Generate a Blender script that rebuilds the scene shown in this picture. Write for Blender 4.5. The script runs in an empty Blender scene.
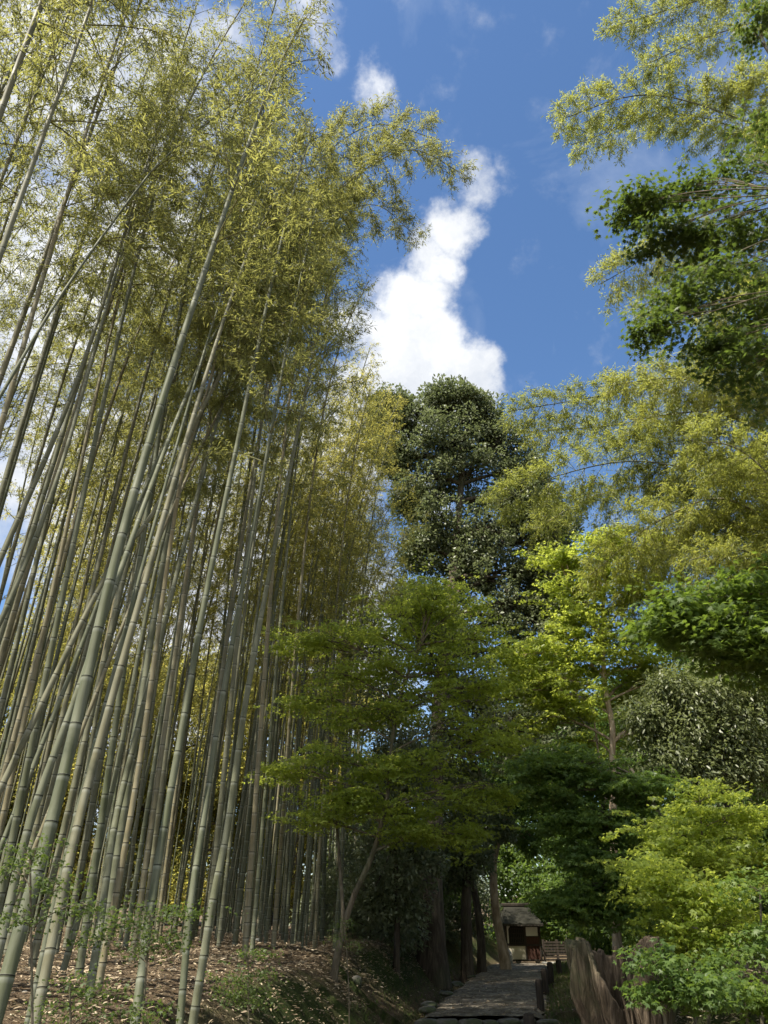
import bpy, math, random
import numpy as np
from mathutils import Vector, noise
R = np.random.default_rng(7)
random.seed(7)
C = bpy.context.scene.collection
rad = math.radians
# ------------------------------------------------------------------ camera
FPX, PITCH, EYE = 740.0, rad(28.5), 1.6
def ray(px, py):
    x = (px-384)/FPX; u = (512-py)/FPX
    c, s = math.cos(PITCH), math.sin(PITCH)
    return np.array([x, c-u*s, s+u*c])
def P(px, py, Y):
    d = ray(px, py)
    return np.array([0, 0, EYE]) + d*(Y/d[1])
def depth(p): return p[1]*math.cos(PITCH)+(p[2]-EYE)*math.sin(PITCH)

# ------------------------------------------------------------------ terrain
def sm(a, b, x):
    t = np.clip((x-a)/(b-a), 0, 1); return t*t*(3-2*t)
def path_x(y): return 1.65*sm(5, 15.3, y) + np.maximum(y-15.3, 0)*0.2
def path_z(y):
    return np.where(y < 15.6, -0.13, 0.0) - 0.10*(y < 13.2) - 0.45*sm(29, 42, y)
HW = 1.1
_n = np.random.default_rng(3)
_ph = _n.uniform(0, 6.28, (9, 3)); _fr = _n.uniform(.35, 2.6, (9, 2))*_n.choice([-1, 1], (9, 2))
def rough(x, y):
    s = 0
    for (a, b, c), (f, g) in zip(_ph, _fr): s = s+np.sin(f*x+a+.7*np.sin(g*y+c))*np.sin(g*y+b)/(abs(f)+abs(g))
    return s
def H(x, y):
    x = np.asarray(x, float); y = np.asarray(y, float)
    xc = path_x(y); s = xc-HW-x; t = x-xc-HW
    base = path_z(y)-.05
    rg = rough(x, y)
    left = base + (1.02*sm(.3, 1.75, s+.12*rg) + .12*sm(2, 5, s) - .14*np.exp(-((s-.18)/.16)**2))
    left = left - (base+.02)*sm(1., 2.5, s)*.9
    right = base + .12*sm(.05, .3, t) + (1.05*sm(.9, 2.7, t+.1*rg))*(1-.75*sm(15, 20, y))
    z = np.where(s > 0, left, np.where(t > 0, right, base-.03))
    off = np.clip(np.maximum(s, t), 0, None)
    z = z + .07*rg*sm(.3, 1.5, off)
    z = z + 6*sm(90, 300, np.hypot(x, y-14))
    return z
def Hs(x, y): return float(H(x, y))

# ------------------------------------------------------------------ node helpers
def mat(name):
    m = bpy.data.materials.new(name); m.use_nodes = True
    nt = m.node_tree; nt.nodes.clear()
    return m, nt
def nd(nt, t, **k):
    n = nt.nodes.new(t)
    for a, v in k.items():
        if a.startswith('i_'): n.inputs[a[2:].replace('_', ' ')].default_value = v
        else: setattr(n, a, v)
    return n
def ln(nt, a, b): nt.links.new(a, b)
def ramp(nt, fac, stops):
    r = nd(nt, 'ShaderNodeValToRGB')
    e = r.color_ramp.elements
    while len(e) < len(stops): e.new(.5)
    for q, (p, c) in zip(e, stops): q.position = p; q.color = (*c, 1)
    ln(nt, fac, r.inputs[0]); return r.outputs[0]
def mixc(nt, f, a, b, bt='MIX'):
    m = nd(nt, 'ShaderNodeMix', data_type='RGBA', blend_type=bt)
    for s, v in ((0, f), (6, a), (7, b)):
        if isinstance(v, bpy.types.NodeSocket): ln(nt, v, m.inputs[s])
        elif s == 0: m.inputs[0].default_value = v
        else: m.inputs[s].default_value = (*v, 1)
    return m.outputs[2]
def math_(nt, op, a, b=None, c=None, clamp=False):
    m = nd(nt, 'ShaderNodeMath', operation=op, use_clamp=clamp)
    for i, v in enumerate((a, b, c)):
        if v is None: continue
        if isinstance(v, bpy.types.NodeSocket): ln(nt, v, m.inputs[i])
        else: m.inputs[i].default_value = v
    return m.outputs[0]
def noise_(nt, vec, scale, detail=4, rough_=.55, dist=0.0, out=0):
    n = nd(nt, 'ShaderNodeTexNoise'); n.inputs['Scale'].default_value = scale
    n.inputs['Detail'].default_value = detail; n.inputs['Roughness'].default_value = rough_
    n.inputs['Distortion'].default_value = dist
    if vec is not None: ln(nt, vec, n.inputs['Vector'])
    return n.outputs[out]
def coord(nt, kind='Object', scale=None):
    tc = nd(nt, 'ShaderNodeTexCoord'); o = tc.outputs[kind]
    if scale:
        mp = nd(nt, 'ShaderNodeMapping'); mp.inputs['Scale'].default_value = scale
        ln(nt, o, mp.inputs[0]); o = mp.outputs[0]
    return o
def finish(nt, bsdf):
    o = nd(nt, 'ShaderNodeOutputMaterial'); ln(nt, bsdf, o.inputs[0])
def bump(nt, h, dist, strength=1.0):
    b = nd(nt, 'ShaderNodeBump'); b.inputs['Distance'].default_value = dist
    b.inputs['Strength'].default_value = strength
    ln(nt, h, b.inputs['Height']); return b.outputs[0]
def principled(nt, col, rough_=.7, spec=.4, normal=None):
    p = nd(nt, 'ShaderNodeBsdfPrincipled')
    if isinstance(col, bpy.types.NodeSocket): ln(nt, col, p.inputs['Base Color'])
    else: p.inputs['Base Color'].default_value = (*col, 1)
    if isinstance(rough_, bpy.types.NodeSocket): ln(nt, rough_, p.inputs['Roughness'])
    else: p.inputs['Roughness'].default_value = rough_
    p.inputs['Specular IOR Level'].default_value = spec
    if normal: ln(nt, normal, p.inputs['Normal'])
    return p.outputs[0]

def leaf_mat(name, stops, trans, tmix=.42, rough_=.5, spec=.35):
    m, nt = mat(name)
    at = nd(nt, 'ShaderNodeAttribute', attribute_name='rnd')
    oi = nd(nt, 'ShaderNodeObjectInfo')
    f = math_(nt, 'ADD', at.outputs['Fac'], math_(nt, 'MULTIPLY_ADD', oi.outputs['Random'], .3, -.15), clamp=True)
    col = ramp(nt, f, stops)
    tcol = mixc(nt, .5, trans, ramp(nt, f, [(p, tuple(min(1, 2.4*q) for q in c)) for p, c in stops]))
    p = principled(nt, col, rough_, spec)
    t = nd(nt, 'ShaderNodeBsdfTranslucent'); ln(nt, tcol, t.inputs[0])
    mx = nd(nt, 'ShaderNodeMixShader'); mx.inputs[0].default_value = tmix
    ln(nt, p, mx.inputs[1]); ln(nt, t.outputs[0], mx.inputs[2])
    finish(nt, mx.outputs[0]); return m

M = {}
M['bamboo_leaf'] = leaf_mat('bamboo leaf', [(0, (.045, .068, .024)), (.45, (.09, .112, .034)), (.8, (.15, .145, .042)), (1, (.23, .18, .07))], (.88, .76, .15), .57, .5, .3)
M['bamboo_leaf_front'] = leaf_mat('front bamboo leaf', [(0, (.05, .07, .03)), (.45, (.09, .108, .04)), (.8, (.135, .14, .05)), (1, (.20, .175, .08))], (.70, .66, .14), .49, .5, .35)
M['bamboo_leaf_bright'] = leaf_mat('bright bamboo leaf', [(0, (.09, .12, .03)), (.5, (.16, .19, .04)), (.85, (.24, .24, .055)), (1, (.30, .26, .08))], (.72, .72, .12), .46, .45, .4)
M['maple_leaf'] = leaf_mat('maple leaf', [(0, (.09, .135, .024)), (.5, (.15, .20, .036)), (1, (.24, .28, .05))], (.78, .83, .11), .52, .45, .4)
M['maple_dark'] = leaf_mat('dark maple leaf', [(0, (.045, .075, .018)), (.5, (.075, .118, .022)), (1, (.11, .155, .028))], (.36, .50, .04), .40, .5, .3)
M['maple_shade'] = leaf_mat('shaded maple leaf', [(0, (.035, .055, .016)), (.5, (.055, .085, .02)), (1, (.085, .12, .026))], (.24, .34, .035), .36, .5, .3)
M['evergreen_leaf'] = leaf_mat('evergreen leaf', [(0, (.085, .10, .05)), (.6, (.125, .148, .075)), (1, (.19, .205, .115))], (.24, .30, .08), .28, .46, .5)
M['pale_leaf'] = leaf_mat('pale evergreen leaf', [(0, (.08, .10, .04)), (.6, (.14, .16, .065)), (1, (.24, .235, .12))], (.34, .40, .10), .34, .42, .5)
M['forest_leaf'] = leaf_mat('forest leaf', [(0, (.04, .075, .02)), (.6, (.08, .13, .03)), (1, (.14, .19, .035))], (.35, .5, .05), .38, .5, .35)
M['litter'] = leaf_mat('fallen leaf', [(0, (.15, .11, .07)), (.35, (.30, .23, .15)), (.75, (.47, .39, .27)), (1, (.62, .54, .42))], (.3, .22, .12), .12, .6, .25)
M['grass'] = leaf_mat('grass blade', [(0, (.04, .07, .02)), (.6, (.08, .11, .03)), (1, (.16, .15, .06))], (.25, .35, .05), .3, .5, .3)

def culm_mat():
    m, nt = mat('bamboo culm')
    band = nd(nt, 'ShaderNodeAttribute', attribute_name='band').outputs['Fac']
    oi = nd(nt, 'ShaderNodeObjectInfo').outputs['Random']
    oc = coord(nt, 'Object')
    st = noise_(nt, coord(nt, 'Object', (14, 14, .8)), 1.0, 5, .6)
    blot = noise_(nt, oc, 2.3, 6, .65)
    base = ramp(nt, oi, [(0, (.075, .088, .045)), (.25, (.10, .108, .06)), (.5, (.125, .125, .075)), (.7, (.155, .145, .082)), (.85, (.215, .18, .10)), (1, (.09, .10, .065))])
    col = mixc(nt, ramp(nt, st, [(.35, (0, 0, 0)), (.7, (.5, .5, .5))]), base, (.24, .245, .19))
    col = mixc(nt, ramp(nt, blot, [(.52, (0, 0, 0)), (.70, (.7, .7, .7))]), col, (.055, .065, .04))
    pale = ramp(nt, band, [(.2, (0, 0, 0)), (.5, (.34, .34, .34)), (.62, (0, 0, 0))])
    col = mixc(nt, pale, col, (.42, .44, .38))
    dark = ramp(nt, band, [(.75, (0, 0, 0)), (.95, (1, 1, 1))])
    col = mixc(nt, dark, col, (.018, .018, .012))
    rg = ramp(nt, blot, [(.3, (.5,)*3), (.7, (.75,)*3)])
    finish(nt, principled(nt, col, rg, .16, bump(nt, st, .002)))
    return m
M['culm'] = culm_mat()
def bark_mat(name, a, b, moss=.3, sc=(7, 7, 1.2), bd=.02):
    m, nt = mat(name)
    v = coord(nt, 'Object', sc)
    n = noise_(nt, v, 1.6, 7, .68, .6); big = noise_(nt, coord(nt, 'Object'), 1.3, 5, .6)
    col = ramp(nt, n, [(.3, tuple(x*.35 for x in a)), (.5, a), (.72, b)])
    col = mixc(nt, ramp(nt, big, [(.5, (0,)*3), (.66, (moss,)*3)]), col, (.05, .075, .025))
    finish(nt, principled(nt, col, .88, .2, bump(nt, n, bd)))
    return m
M['bark'] = bark_mat('dark bark', (.075, .06, .045), (.15, .125, .095))
M['bark_pale_sunlit'] = bark_mat('pale sunlit bark', (.42, .32, .22), (.66, .54, .41), .08, (5, 5, 1.5), .012)  # pale bark lightened further in colour to stand in for sun on the trunk
M['bark_maple'] = bark_mat('maple bark', (.13, .11, .075), (.26, .22, .16), .5, (6, 6, 2), .008)
M['twig'] = bark_mat('bamboo branch', (.16, .16, .07), (.26, .24, .11), 0, (5, 5, 5), .001)
M['stump'] = bark_mat('weathered stump wood', (.085, .064, .043), (.24, .185, .13), .45, (15, 15, 2.2), .04)

# ------------------------------------------------------------------ object helpers
def tag(o, label=None, cat=None, group=None, kind=None):
    if label: o['label'] = label
    if cat: o['category'] = cat
    if group: o['group'] = group
    if kind: o['kind'] = kind
    return o
def empty(name, loc, label=None, cat=None, group=None):
    o = bpy.data.objects.new(name, None); C.objects.link(o)
    o.location = [float(v) for v in loc]; o.empty_display_size = .2
    return tag(o, label, cat, group)
def mesh_np(name, V, counts, idx, m, parent=None, rnd=None, band=None, smooth=False):
    me = bpy.data.meshes.new(name)
    V = np.ascontiguousarray(V, np.float32); counts = np.asarray(counts, np.int32); idx = np.asarray(idx, np.int32)
    me.vertices.add(len(V)); me.vertices.foreach_set('co', V.ravel())
    me.loops.add(len(idx)); me.loops.foreach_set('vertex_index', idx)
    me.polygons.add(len(counts))
    st = np.zeros(len(counts), np.int32); st[1:] = np.cumsum(counts)[:-1]
    me.polygons.foreach_set('loop_start', st)
    me.polygons.foreach_set('loop_total', counts)
    if smooth: me.polygons.foreach_set('use_smooth', np.ones(len(counts), bool))
    me.update(calc_edges=True)
    if rnd is not None:
        a = me.attributes.new('rnd', 'FLOAT', 'FACE'); a.data.foreach_set('value', np.asarray(rnd, np.float32))
    if band is not None:
        a = me.attributes.new('band', 'FLOAT', 'POINT'); a.data.foreach_set('value', np.asarray(band, np.float32))
    me.materials.append(m)
    o = bpy.data.objects.new(name, me); C.objects.link(o)
    if parent: o.parent = parent
    return o
class MB:
    """loose collector of boxes / polys"""
    def __init__(s): s.V = []; s.F = []
    def add(s, vs, fs):
        b = len(s.V); s.V += [tuple(map(float, v)) for v in vs]; s.F += [[b+i for i in f] for f in fs]
    def box(s, c, d, rz=0):
        x, y, z = [v/2 for v in d]; cs, sn = math.cos(rz), math.sin(rz)
        vs = [(c[0]+a*cs-b*sn, c[1]+a*sn+b*cs, c[2]+e) for a, b, e in
              [(-x,-y,-z),(x,-y,-z),(x,y,-z),(-x,y,-z),(-x,-y,z),(x,-y,z),(x,y,z),(-x,y,z)]]
        s.add(vs, [(0,3,2,1),(4,5,6,7),(0,1,5,4),(1,2,6,5),(2,3,7,6),(3,0,4,7)])
    def build(s, name, m, parent=None, bevel=0, smooth=False, loc=(0, 0, 0)):
        me = bpy.data.meshes.new(name); me.from_pydata(s.V, [], s.F); me.update()
        me.materials.append(m)
        o = bpy.data.objects.new(name, me); C.objects.link(o); o.location = loc
        if parent: o.parent = parent
        if bevel:
            b = o.modifiers.new('b', 'BEVEL'); b.width = bevel; b.segments = 2; b.limit_method = 'ANGLE'
        if smooth:
            for p in me.polygons: p.use_smooth = True
        return o

def unit(v): return v/np.maximum(np.linalg.norm(v, axis=-1, keepdims=True), 1e-9)
def tubes(pts, rads, n=5):
    """pts (B,K,3), rads (B,K) -> V, counts, idx   (open tubes, capped at the end by narrowing)"""
    pts = np.asarray(pts, float); rads = np.asarray(rads, float)
    B, K, _ = pts.shape
    tan = np.empty_like(pts); tan[:, 1:-1] = pts[:, 2:]-pts[:, :-2]; tan[:, 0] = pts[:, 1]-pts[:, 0]; tan[:, -1] = pts[:, -1]-pts[:, -2]
    tan = unit(tan)
    mean = unit(pts[:, -1]-pts[:, 0]+1e-6)
    ref = np.where(np.abs(mean[:, 2:3]) > .8, np.array([[1., 0, 0]]), np.array([[0, 0, 1.]]))[:, None, :]
    u = unit(np.cross(tan, np.broadcast_to(ref, tan.shape))); w = np.cross(tan, u)
    a = np.arange(n)*2*np.pi/n
    V = pts[:, :, None, :] + rads[:, :, None, None]*(np.cos(a)[None, None, :, None]*u[:, :, None, :]+np.sin(a)[None, None, :, None]*w[:, :, None, :])
    V = V.reshape(-1, 3)
    b = np.arange(B)[:, None, None]*K*n; k = np.arange(K-1)[None, :, None]*n; i = np.arange(n)[None, None, :]; j = (i+1) % n
    q = np.stack([b+k+i, b+k+j, b+k+n+j, b+k+n+i], -1).reshape(-1, 4)
    return V, np.full(len(q), 4), q.ravel()
def merge(parts):
    V = []; c = []; ix = []; off = 0
    for v, cc, i in parts:
        V.append(v); c.append(cc); ix.append(i+off); off += len(v)
    return np.concatenate(V), np.concatenate(c), np.concatenate(ix)
def curve(pts, n):
    """Catmull-Rom through pts, n samples evenly spaced"""
    p = np.asarray(pts, float)
    if len(p) == 2:
        fine = p[0]+(p[1]-p[0])*np.linspace(0, 1, 50)[:, None]
    else:
        q = np.vstack([2*p[0]-p[1], p, 2*p[-1]-p[-2]]); fine = []
        for i in range(1, len(q)-2):
            t = np.linspace(0, 1, 24, endpoint=False)[:, None]
            a, b, c, d = q[i-1], q[i], q[i+1], q[i+2]
            fine.append(.5*((2*b)+(c-a)*t+(2*a-5*b+4*c-d)*t**2+(3*b-a-3*c+d)*t**3))
        fine.append(p[-1:]); fine = np.concatenate(fine)
    L = np.concatenate([[0], np.cumsum(np.linalg.norm(np.diff(fine, axis=0), axis=1))])
    s = np.linspace(0, L[-1], n) if np.isscalar(n) else np.asarray(n)*L[-1]
    return np.stack([np.interp(s, L, fine[:, k]) for k in range(3)], 1)
def plen(p): return float(np.linalg.norm(np.diff(p, axis=0), axis=1).sum())

SH = {
 'lance': np.array([(0, 0, 0), (.32, .5, .05), (1, 0, -.12), (.32, -.5, .05)]),
 'oval': np.array([(0, 0, 0), (.28, .42, .06), (.68, .42, .04), (1, 0, -.06), (.68, -.42, .04), (.28, -.42, .06)]),
 'lobe3': np.array([(0, 0, 0), (.05, .3, 0), (.45, .62, -.03), (.42, .16, .02), (1, 0, -.08), (.42, -.16, .02), (.45, -.62, -.03), (.05, -.3, 0)]),
 'star': np.array([(0, 0, 0)]+[(.38+.62*r*math.cos(a)*1.0, .9*r*math.sin(a), z) for a, r, z in
      [(rad(150), .62, 0), (rad(115), .28, .02), (rad(78), .85, -.05), (rad(55), .3, .03), (rad(38), .98, -.06), (rad(19), .36, .03), (0, 1.05, -.08),
       (rad(-19), .36, .03), (rad(-38), .98, -.06), (rad(-55), .3, .03), (rad(-78), .85, -.05), (rad(-115), .28, .02), (rad(-150), .62, 0)]]),
}
def leaves(name, pos, axis, nrm, L, W, shape, m, parent, clump=None, rs=None):
    pos = np.asarray(pos); N = len(pos); T = SH[shape]; k = len(T)
    axis = unit(axis); side = unit(np.cross(nrm, axis)); nn = np.cross(axis, side)
    L = np.broadcast_to(L, (N,)); W = np.broadcast_to(W, (N,))
    V = pos[:, None, :] + T[None, :, 0:1]*L[:, None, None]*axis[:, None, :] + T[None, :, 1:2]*W[:, None, None]*side[:, None, :] + T[None, :, 2:3]*L[:, None, None]*nn[:, None, :]
    rs = rs or R
    rnd = rs.beta(2.2, 2.6, N)
    if clump is not None: rnd = np.clip(.55*rnd+.45*clump, 0, 1)
    return mesh_np(name, V.reshape(-1, 3), np.full(N, k), np.arange(N*k), m, parent, rnd=rnd)
def rdir(n, rs=None):
    v = (rs or R).normal(size=(n, 3)); return unit(v)

# ------------------------------------------------------------------ bamboo
def bamboo_parts(pts, dia, f0, parent, leafmat, dens=1.0, brl=1.5, leafL=.13, seed=0, brdens=1.0, nseg=9, nsp=1.0, kl=9):
    """pts: culm centreline in the parent's frame"""
    rs = np.random.default_rng(seed)
    base = curve(pts, 200); L = plen(base)
    # node positions: short internodes at the base, longer up
    s = [0.]; 
    while s[-1] < L-.15:
        f = s[-1]/L; s.append(s[-1]+nsp*(.17+.28*min(1, f*3.2))*(1-.45*max(0, f-.6)/.4)*rs.uniform(.93, 1.07))
    s = np.array(s); s[-1] = min(s[-1], L)
    ss = []; rr = []; bb = []
    rad_at = lambda x: dia/2*(1.06-.12*min(1, x/L/.1))*(1-(.80*max(0, x/L-.06)**1.25)) 
    for i, x in enumerate(s[:-1]):
        r = rad_at(x)
        for d, f, b in ((0, 1.045, 1.), (.004, 1.03, 1.), (.008, .99, .0), (.5*(s[i+1]-x), 1., .0), (s[i+1]-x-.05, 1.0, .12), (s[i+1]-x-.012, 1.0, .5)):
            ss.append(min(L, x+d)); rr.append(r*f); bb.append(b)
    ss.append(L); rr.append(.004); bb.append(0)
    c = curve(base, np.array(ss)/L)
    V, cc, ix = tubes(c[None], np.array(rr)[None], nseg)
    mesh_np('culm', V, cc, ix, M['culm'], parent, band=np.repeat(bb, nseg), smooth=True)
    # branches in pairs from the nodes of the upper part
    tips = []; dirs = []; bt = []; br = []; cl = []
    phase = rs.uniform(0, 6.28)
    for i, x in enumerate(s[1:-1]):
        f = x/L
        if f < f0: continue
        if rs.random() > brdens*(0.55+.45*min(1, (f-f0)/.12)): continue
        p = curve(base, np.array([f, min(1, f+.01)])); t = unit((p[1]-p[0])[None])[0]
        up = np.array([0, 0, 1.])
        a0 = phase+(i % 2)*np.pi+rs.uniform(-.5, .5)
        u = unit(np.cross(t, [0.3, .9, .1])[None])[0]; w = np.cross(t, u)
        bl = brl*(1.05-.72*((f-f0)/(1-f0))**1.6)*rs.uniform(.7, 1.15)
        for sg in (0, rs.uniform(.7, 1.3)):
            az = a0+sg
            d = unit((t*rs.uniform(.45, .9)+u*math.cos(az)+w*math.sin(az)+up*.15)[None])[0]
            l = bl*rs.uniform(.7, 1)
            K = 5; q = np.linspace(0, 1, K)[:, None]
            pts_ = p[0]+d*l*q+np.array([0, 0, -1])*(.28*l*q**2.2)
            bt.append(pts_); br.append(np.linspace(.008, .002, K)*min(1.2, .5+bl*.5))
            nt_ = max(5, int(26*dens*l/1.2))
            g = rs.uniform(.22, 1, nt_)
            for gg in g:
                pp = p[0]+d*l*gg+np.array([0, 0, -1])*(.28*l*gg**2.2)
                sd = unit((d*.7+rdir(1, rs)[0]*.9+np.array([0, 0, -.15]))[None])[0]
                tl = rs.uniform(.12, .42)*(1.1-.4*gg)
                tips.append(pp+sd*tl); dirs.append(sd)
                cl.append(rs.uniform(0, 1)*.5+.5*rs.random())
                bt.append(np.array([pp+sd*tl*k+np.array([0, 0, -.06])*k*k for k in np.linspace(0, 1, K)]))
                br.append(np.full(K, .0022))
    if not bt: return
    V, cc, ix = tubes(np.array(bt), np.array(br), 3)
    mesh_np('branches', V, cc, ix, M['twig'], parent)
    tips = np.array(tips); dirs = np.array(dirs); cl = np.array(cl); k = kl
    pos = np.repeat(tips, k, 0); dd = np.repeat(dirs, k, 0)
    n = len(pos); back = rs.uniform(0, .22, (n, 1))
    pos = pos-dd*back+rs.normal(size=(n, 3))*.03
    ax = unit(dd*.75+rdir(n, rs)*.75+np.array([0, 0, -.42]))
    nr = unit(rdir(n, rs)*.8+np.array([0, 0, .8]))
    leaves('foliage', pos, ax, nr, leafL*rs.uniform(.6, 1.2, n), leafL*.17*rs.uniform(.7, 1.25, n), 'lance', leafmat, parent, np.repeat(cl, k), rs)

def hero_bamboo(px, Y0, Y1, dia, L, label, group, leafmat='bamboo_leaf_front', bend=(.5, .1), f0=.5, seed=0, ground=True, **k):
    pts = [P(x, y, Y0+(Y1-Y0)*i/(len(px)-1)) for i, (x, y) in enumerate(px)]
    if ground:
        d = pts[0]-pts[1]; d /= abs(d[2]); p = pts[0].copy()
        for _ in range(400):
            if p[2] < Hs(p[0], p[1])-.12: break
            p = p+d*.03
        if np.linalg.norm(p-pts[0]) > .3: pts = [p]+pts
        else: pts[0] = p
    base = pts[0].copy()
    cur = curve(pts, 60); l = plen(cur)
    if l < L-.5:
        d = unit((cur[-1]-cur[-4])[None])[0]; p = cur[-1].copy(); rest = L-l
        for j in range(6):
            d = unit((d+np.array([bend[0], bend[1], -.12-.10*j])*.16*rest/4)[None])[0]
            p = p+d*rest/6; pts.append(p.copy())
    root = empty('bamboo', base, label, 'bamboo', group)
    bamboo_parts(np.array(pts)-base, dia, f0, root, M[leafmat], seed=seed, **k)
    return root
def copy_tree(o, loc, rz=0, scale=1, label=None, group=None, tilt=(0, 0)):
    r = o.copy(); C.objects.link(r); r.location = [float(v) for v in loc]; r.rotation_euler = (tilt[0], tilt[1], rz); r.scale = (scale,)*3
    if label: r['label'] = label
    if group: r['group'] = group
    for ch in list(o.children):
        c = ch.copy(); C.objects.link(c); c.parent = r
        for g in ch.children:
            h = g.copy(); C.objects.link(h); h.parent = c
    return r

GF = 'bamboos of the front row at the left'
heroes = [
 # px line, Y0, Y1, dia, L, label
 ([(22,924),(60,790),(113,570),(150,440),(185,330),(222,220)], 4.9, 5.6, .125, 14, 'thickest grey green bamboo rising from the lower left corner with dark node rings'),
 ([(0,945),(31,820),(75,700),(96,640)], 6.0, 6.4, .095, 14, 'pale sunlit bamboo crossing the left edge near the bottom left corner'),
 ([(31,1008),(52,914),(75,820),(128,620),(150,540)], 6.4, 6.8, .065, 13, 'thin yellowish bamboo leaning between the thicker stems at bottom left'),
 ([(40,1000),(69,862),(92,770),(140,600)], 5.6, 6.2, .10, 14, 'green bamboo standing just right of the thickest stem at bottom left'),
 ([(0,790),(105,578),(156,508),(208,398),(292,250),(345,185),(410,150),(470,178)], 7.6, 10.5, .10, 16, 'long curved bamboo arching right with a drooping feathery plume against the white cloud'),
 ([(70,760),(150,560),(215,420),(280,300),(330,225),(375,205),(415,235)], 9, 11.5, .08, 14, 'slim bamboo whose short plume hangs just below the long arching one'),
 ([(60,700),(140,500),(215,340),(270,235),(320,160),(375,125),(440,140)], 8.6, 11, .085, 15, 'bamboo whose plume forms the top edge of the arch against the blue sky'),
 ([(0,255),(44,133),(75,50),(93,0)], 4.6, 4.7, .10, 13.5, 'dark leaning bamboo crossing the upper left corner of the sky'),
 ([(-20,430),(58,300),(133,195),(168,155),(230,106),(300,60)], 6.2, 7.8, .07, 13.5, 'slim bamboo leaning far right across the canopy at upper left'),
 ([(-30,640),(0,560),(50,448),(88,350),(124,235)], 7.2, 7.8, .11, 16, 'tall pale bamboo crossing the left edge at mid height below the canopy'),
 ([(88,1000),(100,925),(112,840),(125,780),(160,640)], 8.2, 9, .11, 15, 'shaded olive bamboo left of the bare leaf strewn gap'),
 ([(136,1016),(144,955),(158,862),(180,740),(205,600),(236,450)], 6.6, 7.2, .105, 15, 'upright grey bamboo rooted in the leaf litter of the left bank'),
 ([(180,1020),(191,902),(203,824),(222,700),(262,480)], 6.8, 7.4, .09, 12, 'dark upright bamboo next to the small sapling on the left bank'),
 ([(199,985),(213,900),(228,824),(246,700),(272,560),(300,420)], 8.8, 9.2, .125, 12.3, 'broad green bamboo behind the sapling where the leaf litter begins'),
 ([(102,968),(140,760),(181,480),(213,370),(232,260)], 8.6, 9, .10, 14.5, 'straight pale bamboo rising to a bare stretch under the open sky'),
 ([(-40,700),(10,600),(60,470),(100,330)], 6.9, 7.5, .09, 14, 'leaning bamboo entering from the left edge above the thickest stem'),
 ([(66,960),(110,800),(158,560),(200,420),(245,300)], 9.5, 10, .10, 13.5, 'second pale bamboo with a clear stem below the arching plume'),
]
for i, (px, y0, y1, dia, L, lab) in enumerate(heroes):
    hero_bamboo(px, y0, y1, dia*.70, L, lab, GF, seed=100+i, leafL=.092, kl=13, f0=.42 if 'plume' in lab else .55, dens=1.7 if 'plume' in lab else .6, brl=1.6 if 'plume' in lab else 1.5, bend=(-.02, .05))

# the grove behind: six shapes, copied
def proto_bamboo(seed, L, dia, lean, bend, f0, front=False):
    rs = np.random.default_rng(seed)
    pts = []; d = np.array([lean, rs.uniform(-.02, .02), 1.]); p = np.zeros(3)
    for j in range(11):
        pts.append(p.copy()); f = j/10
        d = unit((d+np.array([bend*f**2.5, 0, -.9*abs(bend)*f**4]))[None])[0]
        p = p+d*L/10
    root = empty('bamboo', (0, -500, 0), 'slender bamboo', 'bamboo', 'x')
    bamboo_parts(np.array(pts), dia, f0, root, M['bamboo_leaf_front' if front else 'bamboo_leaf'], seed=seed, nseg=7, dens=.42 if front else .30, leafL=.095 if front else .115, kl=13 if front else 11)
    return root
protos = [proto_bamboo(11+i, L, dia, ln_, bd, f0, i > 6) for i, (L, dia, ln_, bd, f0) in enumerate([
   (16, .09, .01, .10, .48), (15, .08, .03, .16, .45), (17, .10, .0, .08, .50), (14, .07, .04, .20, .43), (15.5, .085, .02, .12, .46), (13.5, .065, .0, .24, .42), (12, .05, .03, .2, .40), (16, .085, .01, .12, .5), (17, .09, .02, .16, .52), (15, .075, .0, .1, .48)])]
used = [False]*len(protos)
def put_bamboo(x, y, rz, sc, label, group, tilt=(0, 0), which=None):
    k = R.integers(7) if which is None else R.integers(7, 10)
    z = Hs(x, y)-.1
    if not used[k]:
        o = protos[k]; used[k] = True; o.location = (x, y, z); o.rotation_euler = (tilt[0], tilt[1], rz); o.scale = (sc,)*3
        o['label'] = label; o['group'] = group; return o
    return copy_tree(protos[k], (x, y, z), rz, sc, label, group, tilt)
placed = []
def grove(n, x0, x1, y0, y1, dmin, label, group, ok, rzr=1.1, sc=(.85, 1.1), tries=60000, which=None):
    c = 0
    for _ in range(tries):
        if c >= n: break
        x = R.uniform(x0, x1); y = R.uniform(y0, y1)
        if not ok(x, y): continue
        if any((x-a)**2+(y-b)**2 < dmin*dmin for a, b in placed): continue
        placed.append((x, y)); c += 1
        put_bamboo(x, y, R.uniform(-rzr, rzr), R.uniform(*sc), label, group, (R.normal()*.02, .012+R.normal()*.022), which)
edge = lambda x, y: x < -.9-.9*sm(16, 10, y)+.0*y and (x < -1.9 or y > 17)
vis = lambda x, y: x > -.52*(y*.88+1)-.9
grove(46, -10, -1.5, 8.2, 16, .8, 'bare lower bamboo stem in the second row just behind the leaf covered bank', 'bamboos of the second row', lambda x, y: edge(x, y) and vis(x, y) and x > -.6*y-1 and (y > 12 or x < -3.2), sc=(.98, 1.2), which=1)
grove(140, -12.5, -.6, 14, 25.5, .46, 'slender bamboo in the dense middle of the grove', 'bamboos in the middle of the grove', lambda x, y: edge(x, y) and vis(x, y))
grove(16, -25, .2, 28, 42, .85, 'thin far bamboo at the back of the grove', 'bamboos at the back of the grove', lambda x, y: vis(x, y) and x < -.6, rzr=3)
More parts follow.
